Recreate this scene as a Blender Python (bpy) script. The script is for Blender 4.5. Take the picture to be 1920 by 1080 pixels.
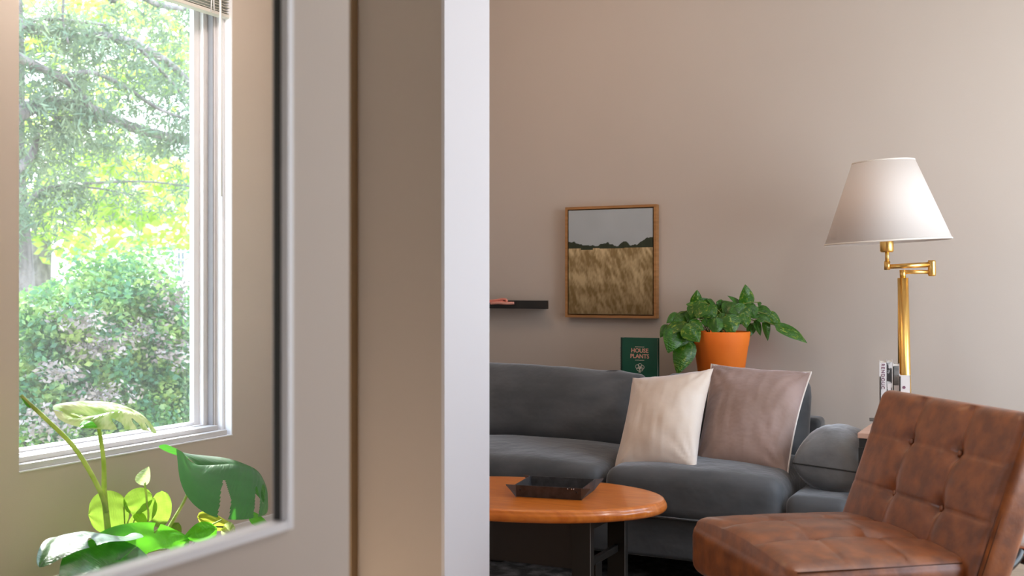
import bpy, bmesh, math, random
from mathutils import Vector, Matrix, noise
for o in list(bpy.data.objects): bpy.data.objects.remove(o)
SC = bpy.context.scene
COL = SC.collection
random.seed(7)

# ------------------------------------------------------------------ camera
H = 1.19; F = 2080.0; SI, CO = 0.447214, 0.894427
cam = bpy.data.cameras.new('camera'); cam.sensor_width = 36; cam.lens = F/1920*36
cam.clip_start = .05; cam.clip_end = 300
cam.dof.use_dof = True; cam.dof.focus_distance = 4.6; cam.dof.aperture_fstop = (cam.lens/1000)/.011
co = bpy.data.objects.new('camera', cam); COL.objects.link(co)
co.location = (0, 0, H); co.rotation_euler = (math.pi/2, 0, math.atan2(SI, CO))
SC.camera = co

def P(px, py, Z=None, X=None, Y=None, z=None):
    """world point seen at pixel (px,py) on the chosen plane (camera depth Z, or a world plane)"""
    t = (px-960)/F; q = -(py-540)/F
    d = Vector((-SI+CO*t, CO+SI*t, q))
    if Z is not None: k = Z
    elif X is not None: k = X/d.x
    elif Y is not None: k = Y/d.y
    else: k = (z-H)/d.z
    return Vector((0, 0, H))+d*k

# ------------------------------------------------------------------ view, world, sun, daylight portals
SC.view_settings.view_transform = 'Standard'; SC.view_settings.look = 'None'
SC.view_settings.gamma = 1; SC.view_settings.use_curve_mapping = False
SC.view_settings.exposure = -0.03
SC.cycles.use_denoising = True
SC.cycles.max_bounces = 10; SC.cycles.diffuse_bounces = 6; SC.cycles.glossy_bounces = 4
SC.cycles.transmission_bounces = 6; SC.cycles.transparent_max_bounces = 12
SC.cycles.sample_clamp_indirect = 6; SC.cycles.caustics_reflective = False; SC.cycles.caustics_refractive = False
w = bpy.data.worlds.new('sky'); SC.world = w; w.use_nodes = True
nt = w.node_tree; nt.nodes.clear()
out = nt.nodes.new('ShaderNodeOutputWorld'); bg = nt.nodes.new('ShaderNodeBackground')
tc = nt.nodes.new('ShaderNodeTexCoord'); sp = nt.nodes.new('ShaderNodeSeparateXYZ'); cr = nt.nodes.new('ShaderNodeValToRGB')
nt.links.new(tc.outputs['Generated'], sp.inputs[0]); nt.links.new(sp.outputs['Z'], cr.inputs[0])
cr.color_ramp.elements[0].position = 0.0; cr.color_ramp.elements[0].color = (.88, .95, 1, 1)
cr.color_ramp.elements[1].position = .8; cr.color_ramp.elements[1].color = (.66, .84, 1.08, 1)
nt.links.new(cr.outputs[0], bg.inputs[0]); bg.inputs[1].default_value = 7.2
nt.links.new(bg.outputs[0], out.inputs[0])
sl = bpy.data.lights.new('sun', 'SUN'); sl.energy = 20; sl.angle = math.radians(1.5); sl.color = (1, .95, .86)
so = bpy.data.objects.new('sun', sl); COL.objects.link(so)
so.rotation_euler = Vector((-.60, .40, .69)).to_track_quat('Z', 'Y').to_euler()

def area(name, loc, direction, sx, sy, power, color=(1, 1, 1), portal=False):
    l = bpy.data.lights.new(name, 'AREA'); l.shape = 'RECTANGLE'; l.size = sx; l.size_y = sy; l.energy = power; l.color = color
    if portal: l.cycles.is_portal = True
    o = bpy.data.objects.new(name, l); COL.objects.link(o); o.location = loc
    o.rotation_euler = Vector(direction).to_track_quat('-Z', 'Y').to_euler()
    return o
# daylight of the windows: one portal per opening (x, y0, y1, z0, z1)
WIN_L = (-3.4, 2.80, 3.95, .522, 2.62)
WIN_R = [(1.3, 2.9, 5.1, .35, 2.6)]
area('daylight_portal', (-3.58, 3.375, 1.57), (1, 0, 0), 1.15, 2.1, 1, portal=True)
for x, y0, y1, z0, z1 in WIN_R:
    area('daylight_portal', (x+.2, (y0+y1)/2, (z0+z1)/2), (-1, 0, 0), y1-y0, z1-z0, 1, portal=True)
area('daylight_portal', (-2.8, -2.72, 1.35), (0, 1, 0), .9, 1.9, 1, portal=True)

# ------------------------------------------------------------------ materials
MATS = {}
def mat(name, color, rough=.5, color2=None, nscale=5, ndetail=4, nstretch=None, bump=0, bscale=40, metal=0,
        sheen=0, coat=0, trans=0, ramp=(.35, .65), spec=.5, sheen_rough=.4, bdist=.01, sheen_tint=(1, 1, 1), coat_rough=.15, bstretch=None):
    if name in MATS: return MATS[name]
    m = bpy.data.materials.new(name); m.use_nodes = True; n = m.node_tree
    b = n.nodes['Principled BSDF']
    b.inputs['Base Color'].default_value = (*color, 1); b.inputs['Roughness'].default_value = rough
    b.inputs['Metallic'].default_value = metal; b.inputs['Specular IOR Level'].default_value = spec
    if sheen: b.inputs['Sheen Weight'].default_value = sheen; b.inputs['Sheen Roughness'].default_value = sheen_rough; b.inputs['Sheen Tint'].default_value = (*sheen_tint, 1)
    if coat: b.inputs['Coat Weight'].default_value = coat; b.inputs['Coat Roughness'].default_value = coat_rough
    tcn = n.nodes.new('ShaderNodeTexCoord')
    def tex(scale, detail, stretch):
        mp = n.nodes.new('ShaderNodeMapping'); n.links.new(tcn.outputs['Object'], mp.inputs[0])
        if stretch: mp.inputs['Scale'].default_value = stretch
        t = n.nodes.new('ShaderNodeTexNoise'); t.inputs['Scale'].default_value = scale; t.inputs['Detail'].default_value = detail
        n.links.new(mp.outputs[0], t.inputs['Vector']); return t
    if color2:
        t = tex(nscale, ndetail, nstretch); r = n.nodes.new('ShaderNodeValToRGB')
        r.color_ramp.elements[0].position = ramp[0]; r.color_ramp.elements[1].position = ramp[1]
        r.color_ramp.elements[0].color = (*color, 1); r.color_ramp.elements[1].color = (*color2, 1)
        n.links.new(t.outputs[0], r.inputs[0]); n.links.new(r.outputs[0], b.inputs['Base Color'])
    if bump:
        t = tex(bscale, 3, bstretch); bp = n.nodes.new('ShaderNodeBump'); bp.inputs['Strength'].default_value = bump
        bp.inputs['Distance'].default_value = bdist
        n.links.new(t.outputs[0], bp.inputs['Height']); n.links.new(bp.outputs[0], b.inputs['Normal'])
    if trans:
        o = n.nodes['Material Output']; tr = n.nodes.new('ShaderNodeBsdfTranslucent'); mx = n.nodes.new('ShaderNodeMixShader')
        mx.inputs[0].default_value = trans; n.links.new(b.outputs[0], mx.inputs[1]); n.links.new(tr.outputs[0], mx.inputs[2])
        if color2: n.links.new(r.outputs[0], tr.inputs[0])
        else: tr.inputs[0].default_value = (*color, 1)
        n.links.new(mx.outputs[0], o.inputs[0])
    MATS[name] = m; return m

def leafmat(name, c1, c2, tcol, trans=.4, rough=.35, coat=.3, scale=6, ramp=(.4, .62), attr=False, stretch=None, spec=.5, crough=.2):
    m = bpy.data.materials.new(name); m.use_nodes = True; n = m.node_tree; b = n.nodes['Principled BSDF']
    t = n.nodes.new('ShaderNodeTexNoise'); t.inputs['Scale'].default_value = scale; t.inputs['Detail'].default_value = 3
    tcn = n.nodes.new('ShaderNodeTexCoord')
    if attr:
        at = n.nodes.new('ShaderNodeUVMap'); mp = n.nodes.new('ShaderNodeMapping'); mp.inputs['Scale'].default_value = stretch or (1, 1, 1)
        n.links.new(at.outputs[0], mp.inputs[0]); n.links.new(mp.outputs[0], t.inputs['Vector'])
    else: n.links.new(tcn.outputs['Object'], t.inputs['Vector'])
    r = n.nodes.new('ShaderNodeValToRGB'); r.color_ramp.elements[0].position = ramp[0]; r.color_ramp.elements[1].position = ramp[1]
    r.color_ramp.elements[0].color = (*c1, 1); r.color_ramp.elements[1].color = (*c2, 1)
    n.links.new(t.outputs[0], r.inputs[0]); n.links.new(r.outputs[0], b.inputs['Base Color'])
    if attr:
        bt = n.nodes.new('ShaderNodeTexNoise'); bt.inputs['Scale'].default_value = 3; bm_ = n.nodes.new('ShaderNodeMapping'); bm_.inputs['Scale'].default_value = (7, 1.2, 1)
        n.links.new(at.outputs[0], bm_.inputs[0]); n.links.new(bm_.outputs[0], bt.inputs['Vector']); bb = n.nodes.new('ShaderNodeBump'); bb.inputs['Strength'].default_value = .5; bb.inputs['Distance'].default_value = .02
        n.links.new(bt.outputs[0], bb.inputs['Height']); n.links.new(bb.outputs[0], b.inputs['Normal'])
    b.inputs['Roughness'].default_value = rough; b.inputs['Coat Weight'].default_value = coat; b.inputs['Coat Roughness'].default_value = crough
    b.inputs['Specular IOR Level'].default_value = spec
    tr = n.nodes.new('ShaderNodeBsdfTranslucent'); tr.inputs[0].default_value = (*tcol, 1)
    mx = n.nodes.new('ShaderNodeMixShader'); mx.inputs[0].default_value = trans
    n.links.new(b.outputs[0], mx.inputs[1]); n.links.new(tr.outputs[0], mx.inputs[2]); n.links.new(mx.outputs[0], n.nodes['Material Output'].inputs[0])
    return m

def glassmat():
    m = bpy.data.materials.new('window_glass'); m.use_nodes = True; n = m.node_tree; n.nodes.clear()
    o = n.nodes.new('ShaderNodeOutputMaterial'); t = n.nodes.new('ShaderNodeBsdfTransparent'); g = n.nodes.new('ShaderNodeBsdfGlossy')
    g.inputs['Roughness'].default_value = .02; t.inputs[0].default_value = (.97, .985, .98, 1)
    mx = n.nodes.new('ShaderNodeMixShader'); mx.inputs[0].default_value = .05
    haze = n.nodes.new('ShaderNodeBsdfTranslucent'); haze.inputs[0].default_value = (.9, .93, .95, 1); m2 = n.nodes.new('ShaderNodeMixShader'); m2.inputs[0].default_value = .008  # thin translucent veil imitates overexposure haze over the view
    n.links.new(t.outputs[0], mx.inputs[1]); n.links.new(g.outputs[0], mx.inputs[2])
    n.links.new(mx.outputs[0], m2.inputs[1]); n.links.new(haze.outputs[0], m2.inputs[2]); n.links.new(m2.outputs[0], o.inputs[0])
    return m
GLASS = glassmat()
PAINT = mat('warm_beige_paint', (.53, .465, .415), .75, (.55, .485, .435), 1.2, bump=.12, bscale=260, bdist=.002, spec=.3)
WHITE = mat('white_trim_paint', (.80, .80, .84), .45, spec=.4)
CEIL = mat('ceiling_paint', (.80, .79, .77), .9)
FLOORM = mat('oak_floor_boards', (.42, .30, .20), .45, (.54, .41, .29), 3, nstretch=(1, 12, 1))
VINYL = mat('white_vinyl', (.78, .77, .80), .4)
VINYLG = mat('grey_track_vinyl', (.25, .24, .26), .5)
VELVET = mat('charcoal_velvet', (.066, .072, .080), .62, (.108, .115, .126), 3.5, sheen=.8, sheen_rough=.35, bump=.25, bscale=9, bdist=.03, nstretch=(1, 1, 2), sheen_tint=(.75, .77, .82), spec=.25)
BEIGEV = mat('beige_velvet', (.68, .57, .48), .7, (.76, .68, .62), 4, sheen=.7, bump=.12, bscale=10, bdist=.02, sheen_tint=(.9, .88, 1))
MAUVEV = mat('mauve_velvet', (.26, .175, .145), .7, (.36, .255, .23), 5, sheen=.7, bump=.35, bscale=9, bdist=.025, sheen_tint=(1, .88, .95))
PIPING = mat('pale_piping', (.72, .66, .62), .6)
WOODT = mat('orange_varnished_wood', (.64, .155, .013), .30, (.88, .28, .035), 5, nstretch=(1.2, 14, 4), coat=.6, ramp=(.3, .75), coat_rough=.12)
BLACK = mat('black_lacquer', (.014, .013, .012), .4)
BLACKM = mat('black_metal', (.02, .02, .02), .3, metal=.4)
BLACKL = mat('black_leather', (.026, .026, .029), .5, (.05, .05, .054), 40, bump=.3, bscale=120, bdist=.002)
LEATHER = mat('cognac_leather', (.16, .038, .006), .38, (.32, .088, .016), 20, ndetail=12, bump=.3, bscale=60, bdist=.003, ramp=(.36, .66), coat=.8, coat_rough=.32, sheen=.1, sheen_tint=(1, .8, .7))
SEAM = mat('leather_seam', (.10, .03, .012), .6)
STITCH = mat('leather_stitch', (.30, .15, .08), .6)
BRASS = mat('brushed_brass', (.92, .58, .18), .30, metal=1)
SHADE = mat('white_lampshade', (.90, .84, .80), .85, trans=.35)
TERRA = mat('terracotta', (.86, .17, .008), .7, (.95, .22, .014), 4, bump=.1, bscale=90, bdist=.002)
SOIL = mat('potting_soil', (.03, .02, .012), .95, (.06, .04, .025), 50, bump=1, bscale=60)
FRAMEW = mat('oak_picture_frame', (.30, .135, .04), .5, (.42, .20, .07), 8, nstretch=(1, 1, 8))
TABLEP = mat('pale_pink_wood', (.55, .33, .25), .45, (.62, .40, .31), 6, nstretch=(1, 8, 1))
PAPER = mat('page_paper', (.75, .72, .66), .8)
GREENC = mat('green_book_cover', (.004, .085, .052), .5, (.006, .10, .06), 5)
PINKP = mat('coral_plastic', (.75, .26, .20), .35)
BOOKW = mat('white_book_cover', (.80, .79, .80), .5)
BOOKG = mat('grey_book_cover', (.10, .10, .10), .5, (.30, .30, .29), 18)
BOOKP = mat('photo_book_cover', (.04, .04, .04), .4, (.62, .62, .62), 28, ramp=(.48, .55))
BOOKB = mat('black_book_cover', (.02, .02, .02), .4)
PRINTW = mat('white_print', (.80, .75, .66), .6)
PRINTP = mat('pink_print', (.80, .42, .34), .6)
PRINTM = mat('maroon_print', (.22, .10, .16), .6)
PRINTG = mat('grey_print', (.35, .35, .35), .6)
RUGM = mat('charcoal_rug', (.012, .012, .013), .95, (.11, .11, .115), 14, ndetail=8, bump=1, bscale=160, bdist=.01, ramp=(.42, .68))
BARK = mat('grey_bark', (.09, .08, .08), .9, (.20, .175, .175), 12, nstretch=(1, 1, .3), bump=1, bscale=22, bdist=.03)
GRASS = mat('grass', (.15, .17, .10), .9, (.22, .23, .15), 3, bump=.6, bscale=30)
SIDING = mat('white_siding', (.75, .75, .75), .7)
DARKG = mat('house_window_glass', (.10, .12, .14), .1)
ORANGE = mat('orange_painted_wood', (.72, .16, .02), .5)
WOOL = mat('white_wool', (.82, .82, .83), .9, (.62, .63, .66), 14, bump=.8, bscale=30, bdist=.01)
BLINDM = mat('blind_slat', (.55, .54, .50), .5)
PETIOLE = mat('petiole_green', (.36, .50, .10), .45, (.55, .66, .22), 20, trans=.3)

# ------------------------------------------------------------------ object helpers
ORG = {}
def tag(o, label=None, cat=None, group=None, kind=None):
    if label: o['label'] = label
    if cat: o['category'] = cat
    if group: o['group'] = group
    if kind: o['kind'] = kind
    return o
def thing(name, loc, label, cat, group=None, kind=None):
    o = bpy.data.objects.new(name, None); COL.objects.link(o); o.location = loc; o.empty_display_size = .05
    ORG[o.name] = Vector(loc); return tag(o, label, cat, group, kind)
def obj(name, vf, m, parent=None, smooth=True, bevel=0, solid=0, sub=0, label=None, uv=None, origin=None, autosm=None):
    """vf = (verts, faces) in WORLD space; placed relative to the parent's origin"""
    vs, fs = vf[0], vf[1]
    L = ORG[parent.name] if parent else Vector(origin) if origin is not None else Vector((0, 0, 0))
    if parent is None and origin is None and vs:
        xs = [Vector(v) for v in vs]
        L = Vector(((min(v.x for v in xs)+max(v.x for v in xs))/2, (min(v.y for v in xs)+max(v.y for v in xs))/2, min(v.z for v in xs)))
    me = bpy.data.meshes.new(name); me.from_pydata([tuple(Vector(v)-L) for v in vs], [], fs); me.update()
    bm = bmesh.new(); bm.from_mesh(me); 
    if not uv: bmesh.ops.recalc_face_normals(bm, faces=bm.faces)
    bm.to_mesh(me); bm.free()
    for p in me.polygons: p.use_smooth = smooth
    for k in (m if isinstance(m, (list, tuple)) else [m]): me.materials.append(k)
    if uv:
        lay = me.uv_layers.new(name='UVMap')
        for lp in me.loops: lay.data[lp.index].uv = uv[lp.vertex_index]
    o = bpy.data.objects.new(name, me); COL.objects.link(o)
    ORG[o.name] = L
    if parent: o.parent = parent
    else: o.location = L
    if bevel:
        b = o.modifiers.new('b', 'BEVEL'); b.width = bevel; b.segments = 2; b.limit_method = 'ANGLE'
        for p in me.polygons: p.use_smooth = False
    if solid:
        s = o.modifiers.new('s', 'SOLIDIFY'); s.thickness = solid; s.offset = 0
    if sub:
        s = o.modifiers.new('u', 'SUBSURF'); s.levels = sub; s.render_levels = sub
    if label: o['label'] = label
    return o
def join(*parts):
    V, Fs = [], []
    for v, f in parts:
        n = len(V); V += list(v); Fs += [tuple(i+n for i in q) for q in f]
    return V, Fs
def box(x0, x1, y0, y1, z0, z1):
    v = [Vector(p) for p in ((x0, y0, z0), (x1, y0, z0), (x1, y1, z0), (x0, y1, z0), (x0, y0, z1), (x1, y0, z1), (x1, y1, z1), (x0, y1, z1))]
    return v, [(0, 3, 2, 1), (4, 5, 6, 7), (0, 1, 5, 4), (1, 2, 6, 5), (2, 3, 7, 6), (3, 0, 4, 7)]
def obox(c, ax, ay, az, sx, sy, sz):
    """oriented box: centre c, unit axes, full sizes"""
    v, f = box(-sx/2, sx/2, -sy/2, sy/2, -sz/2, sz/2)
    return [Vector(c)+ax*p.x+ay*p.y+az*p.z for p in v], f
def tube(pts, r, n=10, cap=True):
    pts = [Vector(p) for p in pts]; R = r if isinstance(r, (list, tuple)) else [r]*len(pts)
    V, Fs = [], []; up = None
    for i, p in enumerate(pts):
        a = pts[max(i-1, 0)]; b = pts[min(i+1, len(pts)-1)]; d = (b-a).normalized()
        if up is None: up = Vector((0, 0, 1)) if abs(d.z) < .9 else Vector((1, 0, 0))
        x = up.cross(d).normalized(); y = d.cross(x); up = y
        for k in range(n):
            an = 2*math.pi*k/n; V.append(p+(x*math.cos(an)+y*math.sin(an))*R[i])
    for i in range(len(pts)-1):
        for k in range(n): Fs.append((i*n+k, i*n+(k+1) % n, (i+1)*n+(k+1) % n, (i+1)*n+k))
    if cap: Fs.append(tuple(range(n))[::-1]); Fs.append(tuple((len(pts)-1)*n+k for k in range(n)))
    return V, Fs
def spline(pts, n=8):
    pts = [Vector(p) for p in pts]; o = []
    for i in range(len(pts)-1):
        p0 = pts[max(i-1, 0)]; p1 = pts[i]; p2 = pts[i+1]; p3 = pts[min(i+2, len(pts)-1)]
        for k in range(n):
            t = k/n; o.append(.5*((2*p1)+(p2-p0)*t+(2*p0-5*p1+4*p2-p3)*t*t+(3*p1-p0-3*p2+p3)*t**3))
    o.append(pts[-1]); return o
def lathe(base, axis, prof, n=48, closed=False):
    """prof = [(radius, height)] about the axis"""
    axis = Vector(axis).normalized(); x = axis.orthogonal().normalized(); y = axis.cross(x); V = []; Fs = []
    for r, h in prof:
        for k in range(n):
            a = 2*math.pi*k/n; V.append(Vector(base)+axis*h+(x*math.cos(a)+y*math.sin(a))*r)
    m = len(prof)
    for i in range(m if closed else m-1):
        j = (i+1) % m
        for k in range(n): Fs.append((i*n+k, i*n+(k+1) % n, j*n+(k+1) % n, j*n+k))
    if not closed:
        Fs.append(tuple(range(n))[::-1]); Fs.append(tuple((m-1)*n+k for k in range(n)))
    return V, Fs
def rbox(sx, sy, sz, r, step=.03, fn=None):
    """rounded box with a dense grid surface, centred; fn maps (point, face axis normal)->point"""
    V, Fs, key = [], [], {}
    S = (sx/2, sy/2, sz/2)
    def vert(p):
        k = tuple(round(c, 5) for c in p)
        if k not in key:
            q = Vector([max(-(S[i]-r), min(S[i]-r, p[i])) for i in range(3)]); d = Vector(p)-q
            w_ = q+(d.normalized()*r if d.length > 1e-9 else Vector((0, 0, 0)))
            if fn: w_ = fn(w_)
            key[k] = len(V); V.append(w_)
        return key[k]
    def lin(s):
        a = s-r; inner = max(2, int(2*a/step)); 
        e = [-s, -s+r*.12, -s+r*.35, -s+r*.65] ; c = [-a+2*a*i/inner for i in range(inner+1)]
        return e+c+[-q for q in e[::-1]]
    G = [lin(s) for s in S]
    for ax in range(3):
        u, v = (ax+1) % 3, (ax+2) % 3
        for sg in (-1, 1):
            for i in range(len(G[u])-1):
                for j in range(len(G[v])-1):
                    q = []
                    for a, b in ((i, j), (i+1, j), (i+1, j+1), (i, j+1)):
                        p = [0, 0, 0]; p[ax] = sg*S[ax]; p[u] = G[u][a]; p[v] = G[v][b]; q.append(vert(p))
                    Fs.append(tuple(q if sg > 0 else q[::-1]))
    return V, Fs
def xf(vf, c, ax, ay, az):
    return [Vector(c)+ax*p.x+ay*p.y+az*p.z for p in vf[0]], vf[1]
def pillow(TL, TR, BR, BL, thick, n=34, sag=.06, wr=.006, seed=0, puff=.5):
    """two puffed faces between four world corners; returns mesh and its outline path"""
    TL, TR, BR, BL = map(Vector, (TL, TR, BR, BL)); N = ((TR-TL).cross(TL-BL)).normalized()
    size = ((TR-TL).length+(TL-BL).length)/2; V, Fs = [], []; idx = {}
    def pt(i, j, s):
        a = 2*i/n-1; b = 2*j/n-1
        a = math.sin(a*math.pi/2)*.35+a*.65; b = math.sin(b*math.pi/2)*.35+b*.65
        ua = a*(1-sag*(1-b*b)*abs(a)); vb = b*(1-sag*(1-a*a)*abs(b))
        u, v = (ua+1)/2, (vb+1)/2
        p = TL*(1-u)*v+TR*u*v+BR*u*(1-v)+BL*(1-u)*(1-v)
        e = max(0, (1-a*a)*(1-b*b))
        h = thick/2*e**puff
        cw = math.exp(-3*(1-abs(a))-3*(1-abs(b)))
        ang = math.atan2((1-abs(b)), (1-abs(a))+1e-6)
        h += e**.4*wr*(noise.noise(Vector((u*4+seed, v*5, seed*3.1)))*.9+math.sin(ang*13+seed)*cw*3.6+noise.noise(Vector((u*17, v*6+seed, 1)))*.7)
        return p+N*s*h
    for s in (1, -1):
        for i in range(n+1):
            for j in range(n+1):
                edge = i in (0, n) or j in (0, n)
                if edge and s == -1: idx[(i, j, s)] = idx[(i, j, 1)]; continue
                idx[(i, j, s)] = len(V); V.append(pt(i, j, s))
        for i in range(n):
            for j in range(n):
                q = (idx[(i, j, s)], idx[(i+1, j, s)], idx[(i+1, j+1, s)], idx[(i, j+1, s)])
                Fs.append(q if s > 0 else q[::-1])
    path = [pt(i, 0, 0) for i in range(n)]+[pt(n, j, 0) for j in range(n)]+[pt(i, n, 0) for i in range(n, 0, -1)]+[pt(0, j, 0) for j in range(n, -1, -1)]
    return (V, Fs), path
def text(s, size, m, parent, c, right, up, name='lettering', label=None, extrude=.0004, bold=0, space=1):
    cu = bpy.data.curves.new('t', 'FONT'); cu.body = s; cu.size = size; cu.align_x = 'CENTER'; cu.align_y = 'CENTER'; cu.extrude = extrude; cu.offset = bold; cu.space_character = space
    t = bpy.data.objects.new('t', cu); COL.objects.link(t); dg = bpy.context.evaluated_depsgraph_get()
    me = bpy.data.meshes.new_from_object(t.evaluated_get(dg)); right = Vector(right).normalized(); up = Vector(up).normalized(); nrm = right.cross(up)
    vf = ([Vector(c)+right*v.co.x+up*v.co.y+nrm*v.co.z for v in me.vertices], [tuple(p.vertices) for p in me.polygons])
    bpy.data.objects.remove(t); bpy.data.meshes.remove(me)
    return obj(name, vf, m, parent, smooth=False, label=label)

# ------------------------------------------------------------------ room shell
def struct(name, vf, m, **k): return tag(obj(name, vf, m, smooth=False, **k), kind='structure')
struct('floor', box(-3.6, 1.5, -2.7, 5.6, -.12, 0), FLOORM)
struct('ceiling', box(-3.6, 1.5, -2.7, 5.6, 3.1, 3.2), CEIL)
struct('wall_back', box(-3.56, 1.46, 5.45, 5.6, 0, 3.1), PAINT)
def wall_x(name, xa, xb, y0, y1, holes, m=PAINT, zt=3.1):
    parts = []; y = y0
    for a, b, z0, z1 in holes:
        parts += [box(xa, xb, y, a, 0, zt), box(xa, xb, a, b, 0, z0), box(xa, xb, a, b, z1, zt)]; y = b
    parts.append(box(xa, xb, y, y1, 0, zt)); return struct(name, join(*parts), m)
wall_x('wall_left', -3.56, -3.4, -2.7, 5.45, [(2.80, 3.95, .522, 2.62)])
wall_x('wall_right', 1.3, 1.46, -2.7, 5.45, [(y0, y1, z0, z1) for _, y0, y1, z0, z1 in WIN_R])
wall_x('wall_partition', -1.018, -1.0, -2.54, 1.433, [(.2, 1.272, .8566, 2.3)])  # opening replaces a mirror; its reflection is built as a room behind
def wall_y(name, ya, yb, x0, x1, holes, m=PAINT, zt=3.1):
    parts = []; x = x0
    for a, b, z0, z1 in holes:
        parts += [box(x, a, ya, yb, 0, zt), box(a, b, ya, yb, 0, z0), box(a, b, ya, yb, z1, zt)]; x = b
    parts.append(box(x, x1, ya, yb, 0, zt)); return struct(name, join(*parts), m)
wall_y('wall_front', -2.7, -2.54, -3.4, 1.3, [(-3.25, -2.35, .4, 2.3)])
# pier between the rooms, and an unseen wall added to block window light
struct('wall_pier', box(-1.95, -1.522, 2.62, 2.87, 0, 3.1), PAINT)
a = Vector((-1.93, 2.87, 0)); b = Vector((-3.40, 4.93, 0)); dd = (b-a).normalized(); nn = Vector((-dd.y, dd.x, 0))
struct('wall_light_block', obox((a+b)/2+Vector((0, 0, 1.55)), dd, nn, Vector((0, 0, 1)), (b-a).length, .06, 3.1), PAINT)
struct('trim_1', box(-1.522, -1.512, 2.614, 2.876, 0, 3.1), mat('pier_end_paint', (.66, .65, .69), .5, bump=.05, bscale=30, bdist=.002), label='smooth white end board of the pier')
struct('pier_strip', box(-1.90, -1.80, 2.592, 2.62, 0, 3.1), mat('brown_strip', (.26, .17, .09), .6), label='narrow brown strip along the pier')  # plain dark-brown strip on the pier's front face
# white mirror frame built as an opening; dark strip paints its edge reflection
fy0, fy1, fz0, fz1 = .2, 1.272, .8566, 2.3
struct('mirror_frame', join(box(-1.02, -.992, fy1-.001, fy1+.011, fz0-.011, fz1+.011), box(-1.02, -.992, fy0-.011, fy0+.001, fz0-.011, fz1+.011),
       box(-1.02, -.992, fy0, fy1, fz0-.011, fz0+.001), box(-1.02, -.992, fy0, fy1, fz1-.001, fz1+.011)), WHITE, label='thin white mirror frame on the near wall, built as an opening')
struct('mirror_edge_strip', join(box(-1.017, -1.005, fy1-.003, fy1-.001, fz0+.001, fz1)), mat('mirror_edge_dark', (.03, .03, .025), .6), label='dark strip imitating the edge reflection inside the white mirror frame')
struct('baseboard_back', box(-3.4, 1.3, 5.435, 5.45, 0, .11), WHITE)
struct('baseboard_left', box(-3.4, -3.385, -2.54, 4.8, 0, .11), WHITE)
struct('baseboard_right', box(1.285, 1.3, -2.54, 5.43, 0, .11), WHITE)

# reflected window, built solid beyond the opening: stepped vinyl frame, sash and pane
W1 = thing('window_1', (-3.5, 3.375, .522), 'white sliding window with a raised blind above the sunlit monstera', 'window', kind='structure')
del W1['category']
def ring(xa, xb, y0, y1, z0, z1, t, tb=None):
    tb = tb or t
    return join(box(xa, xb, y0, y0+t, z0, z1), box(xa, xb, y1-t, y1, z0, z1), box(xa, xb, y0+t, y1-t, z0, z0+tb), box(xa, xb, y0+t, y1-t, z1-t, z1))
obj('window_frame', join(ring(-3.56, -3.44, 2.80, 3.95, .522, 2.62, .022, .018), ring(-3.56, -3.478, 2.822, 3.928, .540, 2.598, .02, .014)), VINYL, W1, bevel=.002)
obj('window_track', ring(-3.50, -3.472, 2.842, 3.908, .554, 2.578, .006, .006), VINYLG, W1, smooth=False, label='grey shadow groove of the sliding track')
sash = obj('window_sash', join(ring(-3.556, -3.506, 2.842, 3.908, .554, 2.578, .030, .016), ring(-3.556, -3.53, 2.872, 3.878, .57, 2.548, .034, .014)), VINYL, W1, bevel=.002)
obj('pane', box(-3.546, -3.543, 2.905, 3.845, .583, 2.515), GLASS, sash, smooth=False)
obj('window_track', join(box(-3.50, -3.412, 2.801, 3.93, .5235, .546), box(-3.50, -3.448, 2.822, 3.91, .546, .566)), mat('track_vinyl', (.60, .585, .60), .45), W1, bevel=.002)
obj('window_liner', join(box(-3.44, -3.399, 3.944, 3.951, .522, 2.62), box(-3.44, -3.397, 2.80, 3.951, .519, .5235)), WHITE, W1, smooth=False)
for k, (x, y0, y1, z0, z1) in enumerate(WIN_R):
    W = thing('window_%d' % (k+2), (x+.1, (y0+y1)/2, z0), None, None, kind='structure')
    f = obj('window_frame', join(ring(x+.05, x+.13, y0, y1, z0, z1, .06), box(x+.06, x+.12, (y0+y1)/2-.03, (y0+y1)/2+.03, z0, z1)), VINYL, W, smooth=False)
for k, (x0, x1) in enumerate(((-3.25, -2.35),)):  # unseen front window, added to light the left window's wall
    W = thing('window_%d' % (k+3), ((x0+x1)/2, -2.62, .4), None, None, kind='structure')
    obj('window_frame', join(box(x0, x0+.06, -2.66, -2.58, .4, 2.3), box(x1-.06, x1, -2.66, -2.58, .4, 2.3), box(x0, x1, -2.66, -2.58, .4, .46), box(x0, x1, -2.66, -2.58, 2.24, 2.3)), VINYL, W, smooth=False)

# raised mini blind with wand
BL = thing('window_blind', (-3.43, 3.38, 2.42), 'raised mini blind with stacked slats and a clear tilt wand, at the window top', 'blind')
by0, by1 = 2.825, 3.952
obj('bottom_rail', box(-3.452, -3.412, by0, by1, 2.418, 2.434), mat('blind_rail', (.62, .61, .58), .45), BL, bevel=.003)
sl_ = [box(-3.452, -3.412+random.uniform(-.004, .004), by0, by1, 2.4385+k*.0125, 2.4405+k*.0125) for k in range(12)]
obj('slat_stack', join(*sl_), BLINDM, BL, smooth=False)
obj('headrail', box(-3.457, -3.407, by0, by1, 2.588, 2.618), VINYL, BL, bevel=.003)
for y in (3.82, 3.2): obj('ladder_cord', join(tube([(-3.409, y, 2.59), (-3.407, y+.004, 2.5), (-3.409, y, 2.42)], .003, 6), tube([(-3.407, y+.015, 2.59), (-3.405, y+.012, 2.49), (-3.408, y+.02, 2.43)], .003, 6)), VINYL, BL)
wt = P(413, -20, X=-3.395); wb = P(415, 368, X=-3.395); obj('tilt_wand', tube([wt, (wt+wb)/2, wb], .0055, 8), mat('clear_wand', (.86, .86, .9), .2), BL)

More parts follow.
